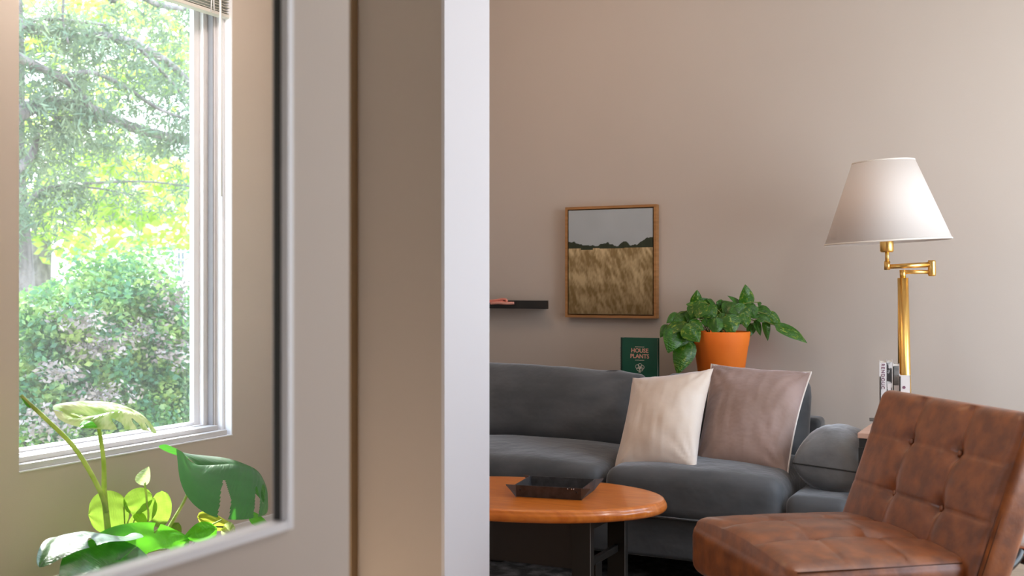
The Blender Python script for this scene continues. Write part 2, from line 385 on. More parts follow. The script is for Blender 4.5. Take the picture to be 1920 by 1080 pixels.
# ------------------------------------------------------------------ outdoors, beyond the left window
struct('ground', box(-40, -3.6, -25, 40, -.6, -.5), GRASS)
LEAFD = leafmat('conifer_needles', (.07, .13, .085), (.17, .23, .14), (.13, .18, .09), .35, .6, 0, 3)
LEAFY = leafmat('sunlit_yellow_leaves', (.16, .30, .03), (.36, .46, .07), (.50, .66, .10), .55, .6, 0, 1.5)
LEAFS = leafmat('shrub_leaves', (.045, .16, .10), (.34, .44, .13), (.22, .42, .10), .4, .5, .1, 5, (.46, .60))  # yellow noise patches paint sun spots into the leaf colour
LEAFP = leafmat('dusty_shrub_leaves', (.22, .19, .20), (.42, .36, .35), (.22, .18, .15), .3, .7, 0, 4)
def quads(centers, size, flat=.5, asp=.55, seed=0):
    r = random.Random(seed); V, Fs = [], []
    for c in centers:
        a = Vector((r.gauss(0, 1), r.gauss(0, 1), r.gauss(0, flat))).normalized(); b = a.cross(Vector((r.gauss(0, 1), r.gauss(0, 1), r.gauss(0, 1)))).normalized()
        s = size*r.uniform(.6, 1.3); n = len(V); V += [c-a*s, c-b*s*asp, c+a*s, c+b*s*asp]; Fs.append((n, n+1, n+2, n+3))
    return V, Fs
def blob(c, rx, ry, rz, n, r, hollow=.35):
    o = []
    for _ in range(n):
        d = Vector((r.gauss(0, 1), r.gauss(0, 1), r.gauss(0, 1))).normalized()*r.uniform(hollow, 1)**.6
        p = Vector((d.x*rx, d.y*ry, d.z*rz)); p *= 1+.35*noise.noise(Vector(c)+p*2.2); o.append(Vector(c)+p)
    return o
# big conifer whose trunk stands at the left edge of the window
r = random.Random(3)
T = thing('conifer_tree', P(52, 900, X=-8.6)*1.0, 'tall conifer with long grey limbs and drooping needle sprays outside the window', 'tree')
ORG[T.name] = Vector((T.location.x, T.location.y, -.5)); T.location = ORG[T.name]
tr = [Vector((T.location.x, T.location.y, -.5)), P(44, 800, X=-8.6), P(40, 640, X=-8.6), P(32, 480, X=-8.6), P(20, 300, X=-8.6), P(22, 100, X=-8.6), P(10, -260, X=-8.6)]
obj('trunk', tube(spline(tr, 6), [.17-.002*i for i in range(37)], 12), BARK, T)
limbs = [([(30, 215), (90, 193), (160, 203), (240, 236), (310, 256), (375, 268)], .062, -8.2),
         ([(28, 45), (90, 58), (180, 66), (260, 85), (330, 130), (380, 190)], .05, -8.4),
         ([(20, 100), (70, 125), (130, 155), (165, 195), (180, 215)], .04, -8.0),
         ([(120, 145), (170, 135), (230, 160), (300, 205), (370, 230)], .022, -8.0),
         ([(30, 60), (70, 36), (150, 40), (200, 48)], .02, -8.3),
         ([(205, 0), (250, -12), (300, 10), (380, 20)], .035, -8.5),
         ([(28, 320), (60, 290), (70, 250)], .04, -8.3),
         ([(40, 400), (80, 355), (180, 343), (280, 341), (375, 352)], .016, -8.8),
         ([(35, 390), (90, 360), (170, 352), (250, 366)], .013, -8.9),
         ([(120, -10), (118, 40), (128, 80)], .012, -8), ([(260, 90), (300, 130), (350, 190), (390, 260)], .018, -8.1),
         ([(100, 220), (180, 225), (240, 232)], .016, -8.1)]
sprays = []
for pts, rad, X in limbs:
    path = spline([P(x, y, X=X+.45+.12*math.sin(x*.05)) for x, y in pts], 6)
    n = len(path); obj('limb', tube(path, [rad*1.1*(1-.45*i/n) for i in range(n)], 8), BARK, T)
    for k in range(int(n*1.6)):
        i = r.randrange(n); b = path[i]; d = Vector((r.uniform(-.6, .6), r.uniform(-.7, .9), r.uniform(-.9, .15))).normalized(); L = r.uniform(.18, .55)
        for q in range(int(L*85)):
            t = r.random()**.8; s = b+d*L*t+Vector((r.gauss(0, .05), r.gauss(0, .05), r.gauss(0, .045)-.12*t*t)); sprays.append(s)
# loose needle masses between the limbs (pixel centre, radius, count)
for x, y, rx, ry, n, X in [(60, 290, 60, 60, 900, -8.6), (95, 165, 55, 30, 500, -8.2), (190, 60, 80, 45, 900, -8.7), (310, 70, 60, 40, 900, -8.8), (330, 130, 55, 60, 900, -8.5),
                           (160, 270, 90, 36, 1300, -8.7), (300, 180, 70, 40, 900, -8.3), (330, 230, 50, 26, 500, -8.6), (120, 320, 70, 20, 500, -8.8), (280, 275, 80, 26, 900, -8.9),
                           (60, 15, 60, 35, 400, -8.5), (280, 20, 70, 30, 600, -8.9), (220, 120, 60, 28, 500, -8.9), (220, 205, 90, 28, 500, -8.8)]:
    c = P(x, y, X=X); k = -X/ .76/F
    for p in blob(c, .4, rx*k*1.2, ry*k, int(n*.5), r, .05): sprays.append(p)
obj('needle_foliage', quads(sprays, .052, 1, .16, 2), LEAFD, T, smooth=False)
# bright deciduous tree further back
T2 = thing('maple_tree', (-15.5, 13.0, -.5), 'blurry yellow-green broadleaf tree behind the conifer limbs', 'tree')
obj('trunk', tube(spline([(-15.5, 13.0, -.5), (-15.4, 13.1, 1.4), (-15.6, 13.4, 3), (-15.3, 13.9, 5)], 5), [.22-.008*i for i in range(16)], 10), BARK, T2)
cs = []
for x, y, rx, ry, n in [(140, 380, 120, 60, 1000), (260, 400, 120, 40, 1100), (330, 340, 80, 50, 800), (90, 440, 60, 40, 450), (200, 300, 160, 60, 1500), (60, 80, 60, 60, 700), (120, 210, 90, 60, 900), (320, 110, 70, 90, 1200),
                        (200, 20, 150, 50, 1200), (170, 470, 60, 40, 300), (300, 450, 70, 30, 400), (60, 360, 50, 40, 350), (240, 150, 80, 50, 700)]:
    c = P(x, y, X=-14.5); k = 14.5/.76/F
    cs += blob(c, 1.2, rx*k*1.2, ry*k, int(n*.42), r, .05)
obj('leaf_canopy', quads(cs, .10, .7, .6, 5), LEAFY, T2, smooth=False)
# shrub filling the lower half
S1 = thing('garden_shrub', (-6.2, 5.0, -.5), 'dense blue-green shrub with dusty mauve sprays filling the lower window view', 'shrub')
st = []
for k in range(9):
    a = Vector((-6.2+r.uniform(-.3, .2), 4.9+r.uniform(-.5, .7), -.5)); e = P(r.uniform(80, 340), r.uniform(560, 760), X=-6.3)
    st.append(tube(spline([a, (a+e)/2+Vector((r.uniform(-.1, .1), r.uniform(-.2, .2), .1)), e], 5), .016, 6))
obj('stems', join(*st), BARK, S1)
cs = []; cp = []
for x, y, rx, ry, n in [(130, 680, 110, 110, 3600), (260, 650, 100, 120, 3400), (200, 780, 150, 90, 3600), (330, 730, 60, 120, 1800), (80, 600, 60, 60, 900), (230, 530, 70, 50, 750), (310, 590, 60, 60, 800), (150, 550, 50, 40, 450), (60, 760, 60, 100, 1400), (340, 640, 50, 60, 600), (270, 480, 40, 40, 160), (180, 500, 30, 40, 160)]:
    c = P(x, y, X=-6.2); k = 6.2/.76/F; cs += blob(c, .45, rx*k*1.15, ry*k*1.05, int(n*1.9), r, .1)
for x, y, rx, ry, n in [(180, 650, 60, 14, 300), (150, 600, 50, 12, 220), (190, 740, 70, 14, 260), (330, 560, 50, 30, 360), (110, 700, 40, 12, 160), (260, 620, 40, 12, 140), (90, 790, 50, 20, 240), (320, 660, 50, 18, 240)]:
    c = P(x, y, X=-5.85); k = 5.85/.76/F; cp += blob(c, .25, rx*k*1.3, ry*k*2.2, n, r, .02)
obj('leaves', quads(cs, .025, .6, .62, 7), LEAFS, S1, smooth=False)
obj('dusty_sprays', quads(cp, .022, .6, .5, 8), LEAFP, S1, smooth=False, label='mauve-grey dried sprays')
# neighbouring white house, window at far right of the view
hc = P(338, 487, X=-19.0)
HS = thing('neighbour_house', (-20.5, hc.y+1.2, -.5), 'pale white house with a small gridded window, beyond the garden', 'house')
obj('house_wall', box(-22, -19.03, hc.y-.75, hc.y+6, -.5, hc.z+1.6), SIDING, HS, smooth=False)
obj('roof', ([Vector(p) for p in ((-22.3, hc.y-1, hc.z+1.6), (-18.7, hc.y-1, hc.z+1.6), (-18.7, hc.y+6.3, hc.z+1.6), (-22.3, hc.y+6.3, hc.z+1.6), (-20.5, hc.y-1, hc.z+2.9), (-20.5, hc.y+6.3, hc.z+2.9))],
    [(0, 1, 2, 3), (0, 4, 1), (2, 5, 3), (1, 4, 5, 2), (0, 3, 5, 4)]), mat('grey_shingle', (.5, .5, .5), .8), HS, smooth=False)
hf = obj('house_window', join(ring(-19.03, -18.97, hc.y-.16, hc.y+.16, hc.z-.38, hc.z+.38, .035), box(-19.0, -18.98, hc.y-.01, hc.y+.01, hc.z-.38, hc.z+.38), *[box(-19.0, -18.98, hc.y-.15, hc.y+.15, hc.z+q-.01, hc.z+q+.01) for q in (-.19, 0, .19)]), WHITE, HS, smooth=False)
obj('pane', box(-19.02, -19.005, hc.y-.14, hc.y+.14, hc.z-.36, hc.z+.36), DARKG, hf, smooth=False)

# fill lights added out of view, shaped as ceiling fittings
for (x, y, pw, col_, lab) in ((-2.25, 3.9, 10, (1, .60, .32), 'added round warm fill light, unseen above the sofa and coffee table'), (.6, 2.75, 26, (1, .93, .88), 'added round fill light, unseen over the floor right of the leather chair'),
                              (-2.78, 3.05, 33, (1, .88, .80), 'added round fill light, unseen above the monstera')):
    CL = thing('fill_light', (x, y, 3.0), lab, 'light', 'fill lights')
    obj('fixture', lathe((x, y, 3.04), (0, 0, 1), [(.16, 0), (.17, .01), (.17, .06)], 40), WHITE, CL)
    em_ = bpy.data.materials.get('fill_bowl') or bpy.data.materials.new('fill_bowl'); em_.use_nodes = True
    em_.node_tree.nodes['Principled BSDF'].inputs['Emission Color'].default_value = (1, .8, .6, 1); em_.node_tree.nodes['Principled BSDF'].inputs['Emission Strength'].default_value = 2
    obj('glass_bowl', lathe((x, y, 3.035), (0, 0, -1), [(.15, 0), (.14, .03), (.09, .06), (.02, .075)], 40), em_, CL)
    pl = bpy.data.lights.new('fill_bulb', 'POINT'); pl.energy = pw; pl.color = col_; pl.shadow_soft_size = .12
    po = bpy.data.objects.new('fill_bulb', pl); COL.objects.link(po); po.location = (x, y, 2.8)

# ------------------------------------------------------------------ sofa
UX, UY, UZ = Vector((1, 0, 0)), Vector((0, 1, 0)), Vector((0, 0, 1))
SF = thing('sofa', (-1.7, 4.62, 0), 'long charcoal velvet sofa with loose cushions against the back wall', 'sofa')
obj('base', xf(rbox(2.05, .84, .17, .02, .1), (-1.735, 4.64, .195), UX, UY, UZ), VELVET, SF)
obj('back_frame', xf(rbox(1.79, .13, .56, .025, .1), (-1.865, 5.035, .335), UX, UY, UZ), VELVET, SF)
for x in (-2.2, -1.2):
    for y in (4.28, 5.0): obj('leg', box(x-.03, x+.03, y-.03, y+.03, .009, .115), BLACK, SF, bevel=.004)
def crown(h, sx, sy, sag=0):
    def f(p):
        k = max(0, 1-(2*p.x/sx)**2)*max(0, 1-(2*p.y/sy)**2)
        q = p.copy()
        if p.z > 0: q.z += h*k**.6+.004*noise.noise(p*7)
        q.y -= .012*(1-(2*p.x/sx)**2) if p.y < 0 else 0
        return q
    return f
for x0, x1 in ((-2.76, -1.692), (-1.688, -.962)):
    sx = x1-x0-.004; c = ((x0+x1)/2, 4.56, .365)
    sc_ = obj('seat_cushion', xf(rbox(sx, .74, .19, .055, .035, crown(.035, sx, .74)), c, UX, UY, UZ), VELVET, SF)
    obj('piping', tube([(x0+.02, 4.192, .285), ((x0+x1)/2, 4.178, .285), (x1-.02, 4.192, .285)], .004, 6), VELVET, sc_)
for x0, x1 in ((-.955, -.715),):
    obj('arm', xf(rbox(x1-x0, .84, .19, .045, .04), ((x0+x1)/2, 4.62, .312), UX, UY, UZ), VELVET, SF)
# back cushions: puffed slabs leaning on the frame
def back_cushion(x0, x1, zt0, zt1, lean, seed, yb=4.80):
    sx = x1-x0; h = .36
    def f(p):
        u = 2*p.x/sx; v = p.z/(h/2)
        k = max(0, 1-u*u)**.5*max(0, 1-v*v)**.5
        q = p.copy(); q.y *= .45+.62*k
        q.y += .012*noise.noise(Vector((p.x*6+seed, p.z*9, seed)))*(1 if p.y < 0 else 0)+(1 if p.y < 0 else 0)*.013*math.sin(math.atan2(1.05-v, (1.05-u)*1.6)*15+seed)*math.exp(-2.4*math.hypot(1-u, (1-v)*.6))
        top = zt0+(zt1-zt0)*(u+1)/2; z = .435+(top-.435)*(v+1)/2
        z += .014*(1-u*u)*(v > .2)*v+.006*noise.noise(Vector((p.x*8, seed, 1)))
        if v > .3: z += .02*max(0, abs(u)-.9)*10*(v-.3)-.012*math.exp(-((abs(u)-.85)/.08)**2)
        if u > .55 and v > .2: z += .030*((u-.55)/.45)**2*(v-.2)/.8
        q.z = z-.6; q.y += lean*(z-.435)
        return q
    return xf(rbox(sx, .24, h, .10, .016, f), ((x0+x1)/2, yb, .6), UX, UY, UZ)
obj('back_cushion', back_cushion(-2.90, -1.735, .815, .785, .28, 1.0), VELVET, SF)
obj('back_cushion', back_cushion(-1.73, -.995, .785, .805, .30, 4.0, 4.82), VELVET, SF)

# loose pillows
(vf, path) = pillow(P(1186, 708, Z=4.93), P(1338, 690, Z=4.75), P(1306, 884, Z=4.42), P(1148, 890, Z=4.62), .19, seed=2, sag=.10, wr=.007)
p1 = obj('throw_pillow', vf, BEIGEV); tag(p1, 'pale beige velvet throw pillow, the left one of two on the sofa', 'pillow')
MP = thing('throw_pillow', P(1400, 890, Z=4.5), 'dusty mauve velvet throw pillow with pale piping beside the beige one', 'pillow')
(vf, path) = pillow(P(1334, 683, Z=5.0), P(1521, 698, Z=4.74), P(1476, 894, Z=4.38), P(1300, 882, Z=4.60), .20, seed=5, sag=.07, wr=.010)
obj('cover', vf, MAUVEV, MP); obj('piping', tube(path, .0045, 6, False), PIPING, MP, label='pale cream piping')
AP = thing('arm_pillow', (-.84, 4.4, .41), 'plump grey velvet pillow lying on the sofa arm behind the leather chair', 'pillow')
(vf, path) = pillow(P(1532, 842, Z=4.62), P(1646, 848, Z=4.50), P(1622, 888, Z=4.16), P(1486, 868, Z=4.30), .27, seed=9, sag=.02, wr=.005, puff=.36)
obj('cover', vf, mat('grey_velvet', (.12, .124, .13), .6, (.18, .184, .19), 6, sheen=.8, bump=.3, bscale=14, bdist=.02, sheen_tint=(.85, .88, .95)), AP)
obj('zip_seam', tube(path[:36], .003, 6), BLACK, AP)

# ------------------------------------------------------------------ console behind the sofa, book and potted plant
CT = thing('console_table', (-1.75, 5.28, 0), 'narrow dark console table behind the sofa, beneath the pothos pot and green book', 'table')
obj('tabletop', box(-2.3, -1.15, 5.13, 5.43, .675, .70), BLACK, CT, bevel=.003)
for x in (-2.25, -1.2):
    for y in (5.16, 5.40): obj('leg', box(x-.02, x+.02, y-.02, y+.02, 0, .675), BLACK, CT, smooth=False)
# standing green book
bl = P(1165, 700, Z=5.55); br = P(1235, 700, Z=5.45); right = Vector((br.x-bl.x, br.y-bl.y, 0)).normalized(); fwd = UZ.cross(right)  # fwd points away from the camera
BW = .188; Bc = Vector(((bl.x+br.x)/2, (bl.y+br.y)/2, .70)); bh = .243
GB = thing('book', Bc, 'dark green hardcover house plants book standing behind the sofa', 'book')
obj('cover', join(obox(Bc+UZ*bh/2, right, fwd, UZ, BW, .003, bh), obox(Bc+fwd*.022+UZ*bh/2, right, fwd, UZ, BW, .003, bh)), GREENC, GB, smooth=False)
obj('spine', obox(Bc-right*(BW/2+.0075)+fwd*.011+UZ*bh/2, (right*.82-fwd*.57).normalized(), (fwd*.82+right*.57).normalized(), UZ, .016, .008, bh), mat('dark_green_spine', (.003, .04, .028), .5), GB, bevel=.002)
obj('page_block', obox(Bc+fwd*.011+UZ*bh/2-right*.002, right, fwd, UZ, BW-.008, .018, bh-.008), PAPER, GB, smooth=False)
fc = Bc-fwd*.0022
text('HOUSE', .029, PRINTP, GB, fc+UZ*(bh-.064), right, UZ, 'title_lettering', bold=.0006)
text('PLANTS', .029, PRINTP, GB, fc+UZ*(bh-.092), right, UZ, 'title_lettering', bold=.0006)
for q in (.045, .111): obj('subtitle_line', join(*[obox(fc+UZ*(bh-q)+right*(k*.0062-.0217), right, fwd, UZ, .0042, .0006, .003) for k in range(8)]), PRINTW, GB, smooth=False)
em = []
for cx_, cz_, rr in ((-.012, .100, .010), (.002, .106, .010), (.014, .098, .010), (-.008, .088, .008), (.009, .088, .009), (.001, .094, .006)):
    em.append(tube([fc+right*(cx_+rr*math.cos(a_))+UZ*(cz_+rr*math.sin(a_)) for a_ in [k*math.pi/6 for k in range(13)]], .0011, 5))
em.append(tube([fc+UZ*.091, fc+UZ*.076], .001, 5)); em.append(obox(fc+UZ*.074, right, fwd, UZ, .012, .0006, .005))
obj('plant_emblem', join(*em), PRINTW, GB, smooth=False)
obj('spine_lettering', join(*[obox(Bc-right*(BW/2+.012)-fwd*.0005+UZ*(.06+k*.013), (right*.82-fwd*.57).normalized(), fwd, UZ, .006, .002, .006) for k in range(11)]), PRINTG, GB, smooth=False)

# pothos in terracotta
PZ = 5.38; pc = P(1352, 700, Z=PZ); pc = Vector((pc.x, pc.y, .70))
PP = thing('potted_pothos', pc, 'variegated green pothos spilling from a terracotta pot behind the sofa', 'plant')
obj('pot', lathe(pc, UZ, [(.095, 0), (.10, .004), (.128, .20), (.132, .215), (.140, .275), (.137, .280), (.130, .28), (.124, .235), (.05, .232)], 56), TERRA, PP)
obj('soil', lathe(pc, UZ, [(.12, .225), (.124, .245), (.10, .252), (.03, .256)], 30), SOIL, PP)
POTH = leafmat('pothos_leaf', (.03, .15, .005), (.40, .52, .05), (.10, .36, .02), .25, .3, .45, 1, (.54, .72), attr=True, stretch=(5, 7, 1))
POTHD = leafmat('pothos_leaf_plain', (.018, .10, .006), (.06, .23, .012), (.08, .30, .02), .25, .3, .45, 1, (.4, .6), attr=True, stretch=(2, 8, 1))
def leaf(base, tip, width, nrm, droop=.1, fold=.25, n=12, m=7, shape='heart', slits=(), holes=(), curl=0, seed=0):
    """leaf blade as a grid: u along the midrib, v across; slits/holes remove cells"""
    base, tip, nrm = Vector(base), Vector(tip), Vector(nrm); d = tip-base; L = d.length; d.normalize()
    side = d.cross(nrm).normalized(); nr = side.cross(d).normalized(); V, Fs, uv = [], [], []
    for i in range(n+1):
        t = i/n
        if shape == 'heart': w_ = (math.sin(math.pi*min(1, t**.62))**.85)*(1-.12*t)+.02
        elif shape == 'round': w_ = math.sqrt(max(0, 1-(2*t-1)**2))+.01
        else: w_ = (math.sin(math.pi*min(1, t**.66))**.62)*(1-.2*t)+.01
        for j in range(-m, m+1):
            s = j/m; x = s*w_*width/2
            back = (1-abs(s)) if shape != 'round' else 0
            ex = -(.34 if shape == 'monstera' else .13)*L*abs(s)**.8*(1-t)**3 if shape != 'round' else 0
            sweep = .10*L*abs(s)*t if shape == 'monstera' else 0
            p = base+d*(t*L+ex+sweep*(1-t))+side*x+nr*(droop*L*(math.sin(math.pi*t*.9)) - fold*(x*x/(abs(x)+(.24 if shape == 'monstera' else .11)*width)) + curl*x*x/width+ .02*L*noise.noise(Vector((t*4+seed, s*2, seed))))
            V.append(p); uv.append((t+seed*.37, s*.5+seed*.73))
    W_ = 2*m+1
    for i in range(n):
        for j in range(2*m):
            t = (i+.5)/n; s = (j+.5)/m-1; cut = False
            for (t0, t1, s0, sg) in slits:
                wd_ = (t1-t0)/2*min(1.15, .25+(abs(s)-s0)/.28); mid_ = (t0+t1)/2+.22*(abs(s)-s0)-.10*(abs(s)-s0)**2
                if sg*s > s0 and abs(t-mid_) < wd_: cut = True
            for (tc_, sc2, rt, rs) in holes:
                if ((t-tc_-.12*(abs(s)-abs(sc2)))/rt)**2+((s-sc2)/rs)**2 < 1: cut = True
            if not cut:
                a_ = i*W_+j; Fs.append((a_, a_+1, a_+W_+1, a_+W_))
    return V, Fs, uv
def PC(x, y, dz=0): return P(1200+x/4.5, 500+y/4.5, Z=PZ+dz)
cn = Vector((SI, -CO, .35))   # roughly toward the camera
plv = [ # crop px: base, tip, width px, depth, variegated
 ((905, 330), (884, 148), 100, .0, 1), ((862, 335), (735, 246), 50, .02, 0), ((470, 320), (480, 192), 75, .02, 1), ((590, 330), (505, 262), 60, .05, 0),
 ((545, 360), (385, 322), 95, .0, 1), ((640, 330), (560, 280), 80, .03, 0), ((480, 330), (430, 430), 110, -.05, 1), ((560, 350), (640, 430), 120, -.05, 1), ((540, 330), (480, 440), 110, -.08, 1),
 ((700, 330), (640, 300), 70, .03, 0), ((660, 380), (800, 310), 110, .03, 0), ((745, 420), (790, 570), 130, -.10, 1), ((800, 330), (860, 420), 110, -.05, 0), ((720, 350), (860, 350), 90, -.02, 0),
 ((640, 440), (640, 575), 105, -.10, 0), ((560, 440), (600, 520), 80, -.07, 0), ((880, 400), (890, 520), 90, -.08, 1), ((930, 340), (960, 440), 90, -.03, 0), ((860, 360), (940, 420), 90, -.06, 1),
 ((960, 400), (985, 440), 60, -.03, 0), ((310, 400), (222, 480), 55, .0, 0), ((420, 420), (270, 470), 100, .0, 0), ((370, 480), (215, 590), 110, -.04, 1), ((230, 500), (170, 600), 60, .0, 0),
 ((300, 540), (235, 730), 130, -.07, 0), ((360, 560), (330, 680), 110, -.06, 0), ((400, 500), (500, 640), 130, -.1, 1), ((400, 640), (315, 910), 140, -.06, 1), ((440, 600), (440, 720), 60, .0, 0),
 ((430, 470), (540, 540), 80, -.09, 1), ((1000, 350), (1110, 400), 70, .0, 0), ((1010, 300), (1002, 345), 25, .0, 0), ((1010, 400), (1110, 470), 90, -.03, 0), ((1070, 400), (1190, 500), 85, -.04, 1),
 ((1165, 505), (1405, 652), 95, -.08, 1), ((1060, 450), (1080, 628), 50, -.03, 0), ((980, 460), (1016, 585), 45, .0, 0), ((950, 490), (915, 600), 60, .03, 0), ((820, 420), (900, 480), 80, -.05, 0),
 ((690, 400), (700, 480), 90, -.06, 0), ((760, 330), (700, 400), 90, -.01, 0), ((450, 410), (400, 470), 100, -.02, 0), ((500, 300), (560, 380), 90, -.02, 1), ((960, 320), (900, 370), 80, .0, 0)]
rt = pc+UZ*.27
rr_ = random.Random(11)
for k, (b, t, wd, dz, v) in enumerate(plv):
    B = PC(*b, dz); Tp = PC(*t, dz-.02); nn_ = (cn+Vector((rr_.uniform(-.45, .45), rr_.uniform(-.2, .2), rr_.uniform(-.1, .5)))).normalized()
    V_, F_, U_ = leaf(B, Tp, wd/4.5*PZ/F*1.4, nn_, .10+rr_.uniform(-.03, .08), .25+rr_.uniform(-.1, .2), 10, 5, seed=k+.3)
    lf = obj('leaf', (V_, F_), POTH if v else POTHD, PP, uv=U_)
    s0 = rt+Vector((rr_.uniform(-.06, .06), rr_.uniform(-.05, .05), -.02)); mid = (s0+B)/2+UZ*(.05+.12*max(0, (rt-B).length-.1))
    obj('stem', tube(spline([s0, mid, B], 5), .0026, 5), mat('pothos_stem', (.16, .22, .04), .5), PP)

# ------------------------------------------------------------------ picture, ledge
PF = thing('framed_painting', P(1148, 595, Y=5.44), 'small wood-framed painting of a golden field under grey sky on the wall', 'painting')
x0 = P(1066, 490, Y=5.45).x; x1 = P(1232, 490, Y=5.42).x; z1 = P(1150, 386, Y=5.42).z; z0 = P(1150, 596, Y=5.42).z
yb, yf, t = 5.449, 5.405, .013
obj('frame', join(box(x0, x0+t, yf, yb, z0, z1), box(x1-t, x1, yf, yb, z0, z1), box(x0+t, x1-t, yf, yb, z0, z0+t), box(x0+t, x1-t, yf, yb, z1-t, z1), box(x0+t, x1-t, yb-.004, yb, z0+t, z1-t)), FRAMEW, PF, smooth=False)
# painted canvas: the brushwork is worked out per vertex
cx0, cx1, cz0, cz1 = x0+t+.006, x1-t-.006, z0+t+.006, z1-t-.006
NX, NZ = 150, 200; V = []; Fs = []; colr = []
for j in range(NZ+1):
    for i in range(NX+1):
        u = i/NX; v = j/NZ; V.append(Vector((cx0+(cx1-cx0)*u, yf+.005, cz0+(cz1-cz0)*v)))
        n1 = noise.noise(Vector((u*5, v*7, 2))); n2 = noise.noise(Vector((u*26+v*10, v*11, 5)))*.6+noise.noise(Vector((u*60-v*9, v*30, 8)))*.3; n3 = noise.noise(Vector((u*6+v*2, v*7, 7)))
        hz = .635+.004*math.sin(u*9)
        tl = hz+.018+.035*max(0, noise.noise(Vector((u*7, 1, 1))))+.02*max(0, noise.noise(Vector((u*22, 4, 1))))
        if u < .17: tl += .045*(1-u/.17)**.6
        if u > .82: tl += .075*((u-.82)/.18)**.7
        if .6 < u < .74: tl += .035*math.sin((u-.6)/.14*math.pi)
        if .36 < u < .5: tl += .025*math.sin((u-.36)/.14*math.pi)
        if v > tl: g = .40+.05*v+.02*n1; c = (g*.90, g*.98, g*1.04)
        elif v > hz-.02*(1 if (.15 < u < .3) else .2): k = .5+.8*max(0, n2); c = (.022*k+.006, .032*k+.010, .014*k+.004)
        else:
            d = (hz-v)/hz; st_ = max(0, min(1, .42+1.25*n2+.7*n3)); lo = (.19, .115, .03); hi = (.56, .42, .23)
            k = st_*(1-.55*d)+.15*(1-d); c = tuple(lo[q]*(1-.25*d)+(hi[q]-lo[q])*k for q in range(3))
            
        colr.append((*c, 1))
for j in range(NZ):
    for i in range(NX): a_ = j*(NX+1)+i; Fs.append((a_, a_+1, a_+NX+2, a_+NX+1))
cm = bpy.data.materials.new('painted_canvas'); cm.use_nodes = True; q_ = cm.node_tree.nodes.new('ShaderNodeVertexColor'); q_.layer_name = 'paint'
cm.node_tree.links.new(q_.outputs[0], cm.node_tree.nodes['Principled BSDF'].inputs['Base Color']); cm.node_tree.nodes['Principled BSDF'].inputs['Roughness'].default_value = .6
cv = obj('canvas', (V, Fs), cm, PF, smooth=False, solid=.006); ca = cv.data.color_attributes.new('paint', 'FLOAT_COLOR', 'POINT')
for i, c in enumerate(colr): ca.data[i].color = c

sx1 = P(1027, 570, Y=5.36).x; sz1 = P(1000, 563.5, Y=5.36).z; sz0 = P(1000, 579, Y=5.36).z
LD = thing('wall_ledge', (-2.78, 5.40, sz0), 'slim black picture ledge on the wall left of the painting', 'shelf')
obj('shelf_board', box(-3.15, sx1-.05, 5.36, 5.449, sz0, sz0+.014), BLACK, LD, smooth=False)
obj('front_lip', box(-3.15, sx1, 5.355, 5.369, sz0, sz1), BLACK, LD, smooth=False)
def loop_clip(name, pts, rad, label):
    return tag(obj(name, tube(spline(pts, 6), rad, 8), PINKP), label, 'clip')
Yc = 5.345
a0 = P(900, 566, Y=Yc); 
vf = join(tube(spline([P(890, 566, Y=5.36), P(925, 563.5, Y=Yc), P(943, 561, Y=Yc), P(950, 563, Y=Yc), P(948, 567, Y=Yc), P(940, 566, Y=Yc), P(920, 566, Y=Yc), P(890, 569, Y=5.36)], 6), .0062, 8), tube([P(890, 567, Y=5.352), P(942, 564, Y=5.35)], .006, 8))
tag(obj('plastic_clip', vf, PINKP), 'coral-pink looped plastic clip lying over the black ledge, the upper one', 'clip')
vf = join(tube(spline([P(921, 569, Y=5.345), P(935, 568, Y=5.335), P(950, 569, Y=5.335), P(964, 568.5, Y=5.345)], 6), .0075, 8), tube([P(921, 567, Y=5.345), P(921.5, 571, Y=5.34)], .005, 6), tube([P(950, 567, Y=5.34), P(964, 567.5, Y=5.345)], .005, 6))
tag(obj('plastic_clip', vf, mat('pale_coral_plastic', (.72, .34, .28), .4)), 'pale coral bar clip hanging lower over the ledge front', 'clip')

